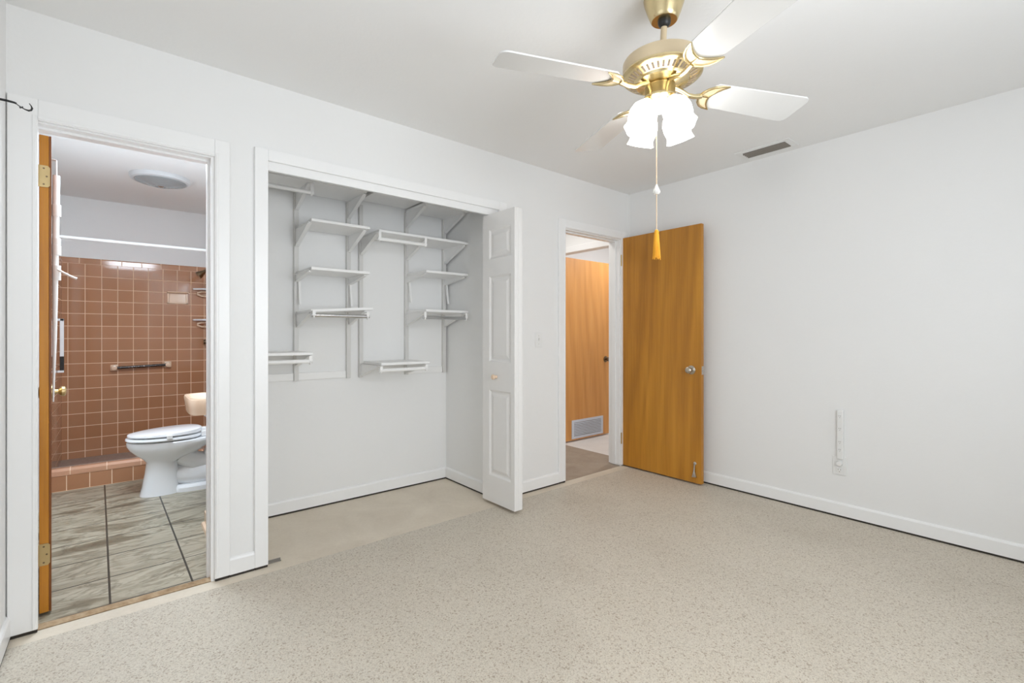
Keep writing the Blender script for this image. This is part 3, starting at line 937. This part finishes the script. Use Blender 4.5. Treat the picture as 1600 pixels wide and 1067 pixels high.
# ------------------------------------------------------------------ outlet, power strip, switch
ol = thing('wall_outlet', 'white wall outlet plate low on the right wall', 'outlet', (0, -1.636, 0.33))
MB().box((-0.006, -1.674, 0.268), (0, -1.598, 0.385), 0.002).build('plate', M['plastic'], ol)
m = MB().box((-0.009, -1.653, 0.285), (-0.004, -1.619, 0.316), 0.002).build('receptacle', M['plastic'], ol)
s = MB().box((-0.0095, -1.645, 0.298), (-0.0088, -1.643, 0.308)).box((-0.0095, -1.631, 0.298), (-0.0088, -1.629, 0.308)).cyl((-0.0095, -1.637, 0.290), (-0.0088, -1.637, 0.290), 0.0025, n=10)
s.build('socket_slots', M['pinkdirt'], m)
ps = thing('power_strip', 'slim white plug-in outlet strip mounted above the wall outlet', 'power strip', (0, -1.64, 0.52))
MB().box((-0.022, -1.661, 0.372), (0, -1.625, 0.685), 0.005).build('body', M['plastic'], ps)
MB().lathe([(0.016, 0.0), (0.018, 0.012), (0.014, 0.030), (0, 0.031)], (-0.004, -1.640, 0.345), (-1, 0, 0), 20).build('plug', M['plastic'], ps, True)
for z in (0.645, 0.565, 0.480, 0.430):
    rc = MB().box((-0.0235, -1.654, z-0.014), (-0.021, -1.632, z+0.014), 0.001).build('receptacle', M['plastic'], ps)
    MB().box((-0.0242, -1.648, z+0.001), (-0.0234, -1.646, z+0.009)).box((-0.0242, -1.640, z+0.001), (-0.0234, -1.638, z+0.009)).cyl((-0.0242, -1.643, z-0.006), (-0.0234, -1.643, z-0.006), 0.002, n=8).build('socket_slots', M['pinkdirt'], rc)
sw = thing('light_switch', 'white toggle light switch between the closet and the hall doorway', 'light switch', (-1.124, 0, 1.13))
MB().box((-1.160, -0.005, 1.073), (-1.088, 0, 1.188), 0.002).build('plate', M['plastic'], sw)
MB().prism([(-0.004, 1.120), (-0.004, 1.142), (-0.016, 1.146), (-0.014, 1.136)], 'X', -1.129, -1.119).build('toggle', M['plastic'], sw)
for z in (1.100, 1.161): MB().cyl((-1.124, -0.0062, z), (-1.124, -0.0045, z), 0.003, n=10).build('screw', M['steel'], sw)

# black hook by the left wall
hk = MB()
hy = -0.15
hk.tube([(-3.905, hy, 2.016), (-3.885, hy, 2.0165), (-3.866, hy, 2.015), (-3.860, hy, 2.013)], [0.0042, 0.0042, 0.0036, 0.0032], 10)
hk.tube([(-3.862, hy, 2.0135), (-3.855, hy, 2.008), (-3.846, hy, 2.002), (-3.838, hy, 1.9985), (-3.829, hy, 1.9965), (-3.822, hy, 2.000), (-3.8195, hy, 2.008), (-3.822, hy, 2.016), (-3.827, hy, 2.0235)], [0.0016, 0.0016, 0.0017, 0.002, 0.0032, 0.003, 0.0032, 0.0018, 0.0015], 10)
hk.tube([(-3.852, hy, 2.000), (-3.8475, hy, 2.003), (-3.843, hy, 2.006)], [0.0032, 0.002, 0.0026], 8)
tag(hk.build('wall_hook', M['black'], None, True, (-3.905, hy, 2.016)), 'black iron wall hook at the upper left edge beside the bathroom doorway', 'hook')

# ------------------------------------------------------------------ bathroom fittings
def ell(cx, cy, z, a, b, n=40, p=2.0, back=None):
    pts = []
    for i in range(n):
        t = 2*PI*i/n
        c, s = math.cos(t), math.sin(t)
        x = a*math.copysign(abs(c)**(2/p), c); y = b*math.copysign(abs(s)**(2/p), s)
        pts.append((cx+x, cy+y, z))
    return pts
TY = 1.745
tl = thing('toilet', 'white toilet facing left beside the shower curb', 'toilet', (-3.2, TY, 0))
def egg(x0, x1, hw, z, n=40, p=2.2, zb=None):
    # x0 front, x1 back; slightly fuller towards the back
    c = (x0+x1)/2; a = (x1-x0)/2
    pts = []
    for i in range(n):
        t = 2*PI*i/n
        cc, ss = math.cos(t), math.sin(t)
        x = a*math.copysign(abs(cc)**(2/p), cc)
        w = hw*(1.0 + 0.10*cc)
        zz = z if zb is None else z + (zb-z)*(x+a)/(2*a)
        pts.append((c+x, TY + w*math.copysign(abs(ss)**(2/p), ss), zz))
    return pts
m = MB()
m.loft([egg(-3.455, -3.215, 0.110, 0.0, p=2.8), egg(-3.452, -3.215, 0.108, 0.012, p=2.8), egg(-3.440, -3.220, 0.100, 0.06, p=2.8), egg(-3.425, -3.225, 0.098, 0.15, p=2.7), egg(-3.415, -3.225, 0.102, 0.235, p=2.5),
        egg(-3.435, -3.170, 0.118, 0.262, p=2.3), egg(-3.475, -3.080, 0.145, 0.295, p=2.2), egg(-3.512, -3.02, 0.168, 0.335), egg(-3.528, -2.99, 0.178, 0.365), egg(-3.530, -2.98, 0.180, 0.388), egg(-3.525, -2.98, 0.176, 0.394)])
# trapway behind the column and the foot plate
m.tube([(-3.20, TY, 0.27), (-3.12, TY, 0.20), (-3.03, TY, 0.20), (-2.97, TY, 0.28), (-2.93, TY, 0.30)], [0.085, 0.075, 0.07, 0.075, 0.09], 20)
m.tube([(-3.24, TY, 0.12), (-3.14, TY, 0.10), (-3.02, TY, 0.11), (-2.93, TY, 0.10)], [0.07, 0.085, 0.09, 0.09], 20)
m.loft([egg(-3.26, -2.90, 0.125, 0.0, p=4), egg(-3.26, -2.90, 0.122, 0.03, p=4), egg(-3.255, -2.905, 0.10, 0.048, p=4)])
m.box((-3.0, TY-0.16, 0.33), (-2.80, TY+0.16, 0.40), 0.02)
m.build('bowl', M['porcelain'], tl, True)
MB().loft([egg(-3.526, -3.075, 0.176, 0.402), egg(-3.536, -3.07, 0.186, 0.410), egg(-3.534, -3.07, 0.184, 0.420), egg(-3.52, -3.075, 0.172, 0.424)]).build('seat', M['porcelain'], tl, True)
MB().loft([egg(-3.514, -3.080, 0.170, 0.432), egg(-3.526, -3.075, 0.182, 0.437, zb=0.440), egg(-3.524, -3.075, 0.180, 0.445, zb=0.462), egg(-3.49, -3.09, 0.150, 0.452, zb=0.468)]).build('lid', M['porcelain'], tl, True)
for s_ in (-1, 1):
    MB().box((-3.085, TY+s_*0.075-0.022, 0.398), (-3.030, TY+s_*0.075+0.022, 0.440), 0.006).build('seat_hinge', M['plastic'], tl)
MB().box((-3.305, TY-0.198, 0.418), (-3.270, TY-0.170, 0.447), 0.004).build('child_latch', M['plastic'], tl)['label'] = 'small plastic lid latch'
MB().box((-2.975, TY-0.22, 0.40), (-2.79, TY+0.22, 0.74), 0.02, 3).build('tank', M['porcelain'], tl, True)
MB().box((-2.985, TY-0.23, 0.74), (-2.785, TY+0.23, 0.775), 0.01, 3).build('tank_lid', M['porcelain'], tl, True)
MB().sphere((-3.02, TY-0.105, 0.055), 0.022, (1, 1, 0.8)).build('bolt_cap', M['porcelain'], tl, True)

# wall-hung sink
sk = thing('wall_sink', 'cream wall-hung bathroom sink behind the toilet, cut off by the door jamb', 'sink', (-2.78, 1.10, 0.70))
def rr(x0, x1, y0, y1, z, n=48, p=4.0, rise=0.0):
    c = ((x0+x1)/2, (y0+y1)/2); a = (x1-x0)/2; b = (y1-y0)/2
    out = []
    for i in range(n):
        t = 2*PI*i/n
        cc, ss = math.cos(t), math.sin(t)
        out.append((c[0]+a*math.copysign(abs(cc)**(2/p), cc), c[1]+b*math.copysign(abs(ss)**(2/p), ss), z))
    return out
SX0, SX1, SY0, SY1 = -3.235, -2.782, 0.885, 1.345
m = MB().loft([rr(-3.03, -2.785, 1.02, 1.21, 0.575, p=2.5), rr(-3.10, -2.785, 0.975, 1.255, 0.605, p=2.6), rr(-3.155, -2.784, 0.935, 1.295, 0.648, p=3), rr(-3.17, -2.784, 0.925, 1.305, 0.655, p=3.4),
               rr(SX0+0.010, SX1, SY0+0.008, SY1-0.008, 0.662, p=5), rr(SX0+0.006, SX1, SY0+0.006, SY1-0.006, 0.700, p=5), rr(SX0, SX1, SY0, SY1, 0.752, p=5), rr(SX0+0.004, SX1, SY0+0.004, SY1-0.004, 0.762, p=5),
               rr(SX0+0.020, -2.90, SY0+0.03, SY1-0.03, 0.762, p=3.4), rr(SX0+0.030, -2.91, SY0+0.045, SY1-0.045, 0.748, p=3.2), rr(SX0+0.09, -2.95, SY0+0.11, SY1-0.11, 0.645, p=2.6), rr(SX0+0.14, -3.0, SY0+0.18, SY1-0.18, 0.630, p=2.2)])
m.build('basin', M['cream'], sk, True)
fc = MB().lathe([(0.022, 0), (0.020, 0.01), (0.012, 0.018), (0.012, 0.04), (0.024, 0.05), (0.026, 0.065), (0.018, 0.08), (0, 0.083)], (-2.985+0.10, 0.99, 0.762), (0, 0, 1), 20)
fc.build('faucet_handle', M['cream'], sk, True)
MB().tube([(-2.86, 1.115, 0.762), (-2.86, 1.115, 0.82), (-2.90, 1.115, 0.84), (-2.96, 1.115, 0.825)], 0.012, 12).build('spout', M['chrome'], sk, True)

# grab bar on the tiled wall
gb = thing('towel_bar', 'dark marble-patterned towel bar with ceramic ends on the brown tile', 'towel bar', (-3.395, BYB, 0.855))
YT = BYB-0.008
for x, zc in ((-3.600, 0.853), (-3.185, 0.868)):
    m = MB().box((x-0.030, YT-0.012, zc-0.030), (x+0.030, YT, zc+0.030), 0.006)
    m.lathe([(0.026, 0), (0.022, 0.02), (0.020, 0.045), (0.022, 0.052), (0, 0.058)], (x, YT-0.008, zc), (0, -1, 0), 22)
    m.build('bar_holder', M['cream'], gb, True)
MB().cyl((-3.590, YT-0.042, 0.853), (-3.195, YT-0.042, 0.868), 0.0125, n=18).build('bar', M['marble'], gb, True)
# soap dish set into the tile
sd = thing('soap_dish', 'cream ceramic soap dish set high in the brown tile', 'soap dish', (-3.10, BYB, 1.54))
m = MB()
m.box((-3.190, YT-0.014, 1.485), (-3.015, YT, 1.500), 0.004).box((-3.190, YT-0.014, 1.585), (-3.015, YT, 1.602), 0.004)
m.box((-3.190, YT-0.014, 1.485), (-3.172, YT, 1.602), 0.004).box((-3.033, YT-0.014, 1.485), (-3.015, YT, 1.602), 0.004)
m.box((-3.18, YT-0.004, 1.49), (-3.02, YT, 1.595))
m.build('dish_frame', M['cream'], sd)
MB().prism([(YT, 1.588), (YT-0.050, 1.596), (YT-0.052, 1.606), (YT, 1.606)], 'X', -3.192, -3.013, 0.003).build('dish_lip', M['cream'], sd)
# two ceramic shelves in the shower corner, both at the right edge of the doorway
for zc, lab in ((1.315, 'lower white ceramic shelf with a loop handle in the shower corner'), (1.635, 'upper white ceramic shelf in the shower corner, under the shower head')):
    t = thing('shower_shelf', lab, 'shower shelf', (-2.88, BYB, zc), 'ceramic shelves in the shower corner')
    MB().prism([(-2.976, YT), (-2.972, YT-0.03), (-2.90, YT-0.10), (-2.788, YT-0.10), (-2.788, YT)], 'Z', zc, zc+0.018, 0.004).build('shelf_plate', M['porcelain'], t)
    MB().tube([(-2.80, YT-0.035, zc-0.018), (-2.90, YT-0.035, zc-0.018), (-2.935, YT-0.035, zc-0.03), (-2.935, YT-0.035, zc-0.048), (-2.90, YT-0.035, zc-0.062), (-2.80, YT-0.035, zc-0.062)], 0.010, 10).build('loop_handle', M['cream'], t, True)['label'] = 'cream loop handle'
# shower head on its arm and the valve
sh = thing('shower_fixture', 'bronze shower head angled down at the right of the tiled wall', 'shower head', (BX1, 2.9, 1.86))
MB().tube([(BX1-0.008, 2.9, 1.87), (-2.84, 2.9, 1.86), (-2.90, 2.9, 1.805)], 0.010, 12).build('arm', M['bronze'], sh, True)
MB().lathe([(0.014, 0), (0.016, 0.03), (0.026, 0.06), (0.036, 0.085), (0.036, 0.098), (0, 0.099)], (-2.895, 2.9, 1.81), (-0.75, 0, -0.62), 24).build('head', M['bronze'], sh, True)
MB().lathe([(0.03, 0), (0.03, 0.004), (0.012, 0.012), (0, 0.012)], (BX1-0.008, 2.9, 1.87), (-1, 0, 0), 20).build('escutcheon', M['bronze'], sh, True)
vv = thing('shower_valve', 'small bronze shower valve at the right edge of the tiled wall', 'shower valve', (BX1, 3.22, 1.095))
MB().lathe([(0.035, 0), (0.035, 0.006), (0.018, 0.012), (0.018, 0.055), (0.024, 0.062), (0.024, 0.098), (0, 0.10)], (BX1-0.008, 3.22, 1.095), (-1, 0, 0), 20).build('valve_handle', M['bronze'], vv, True)
# white wall bar at the left of the shower
wb = thing('shower_wall_bar', 'white upright wall bar with a black lower end at the left of the shower', 'grab bar', (BX0, 2.9, 1.08))
MB().box((-3.952, 2.885, 0.985), (-3.926, 2.915, 1.305), 0.003).build('bar', M['porcelain'], wb)
MB().box((-3.952, 2.885, 0.865), (-3.926, 2.915, 0.984), 0.003).build('bar_sleeve', M['black'], wb)['label'] = 'black lower section'
for z in (1.285, 0.848):
    MB().box((BX0+0.008, 2.885, z), (-3.926, 2.915, z+0.020), 0.003).build('bar_arm', M['porcelain'], wb)
# shower curtain rod
cr = thing('shower_rod', 'white shower curtain rod spanning the bathroom under the ceiling', 'shower rod', ((BX0+BX1)/2, 2.28, 1.908))
MB().cyl((BX0+0.008, 2.28, 1.908), (BX1-0.008, 2.28, 1.908), 0.0125, n=18).build('rod', M['plastic'], cr, True)
for x, d in ((BX0, 1), (BX1, -1)):
    MB().lathe([(0.03, 0), (0.03, 0.008), (0.016, 0.022), (0, 0.022)], (x, 2.28, 1.908), (d, 0, 0), 20).build('flange', M['plastic'], cr, True)
# ceiling light
cl = thing('bathroom_ceiling_light', 'round flush glass ceiling light, switched off, in the bathroom', 'ceiling light', (-3.306, 2.14, H))
MB().lathe([(0, 0), (0.205, 0), (0.205, 0.012), (0.195, 0.030), (0.178, 0.036), (0.172, 0.030), (0, 0.030)], (-3.306, 2.14, H), (0, 0, -1), 48).build('trim_ring', M['lightring'], cl, True)
prof = [(0.172, 0.026)]
for i in range(13):
    r = 0.168 - i*0.0115
    prof.append((r, 0.036 + i*0.0032 + (0.003 if i % 2 else 0.0)))
prof += [(0.024, 0.062), (0, 0.062)]
MB().lathe(prof, (-3.306, 2.14, H), (0, 0, -1), 48).build('lens', M['lens'], cl, True)
MB().lathe([(0.022, 0), (0.022, 0.010), (0.014, 0.016), (0, 0.017)], (-3.306, 2.14, H-0.061), (0, 0, -1), 24).build('finial', M['chrome'], cl, True)
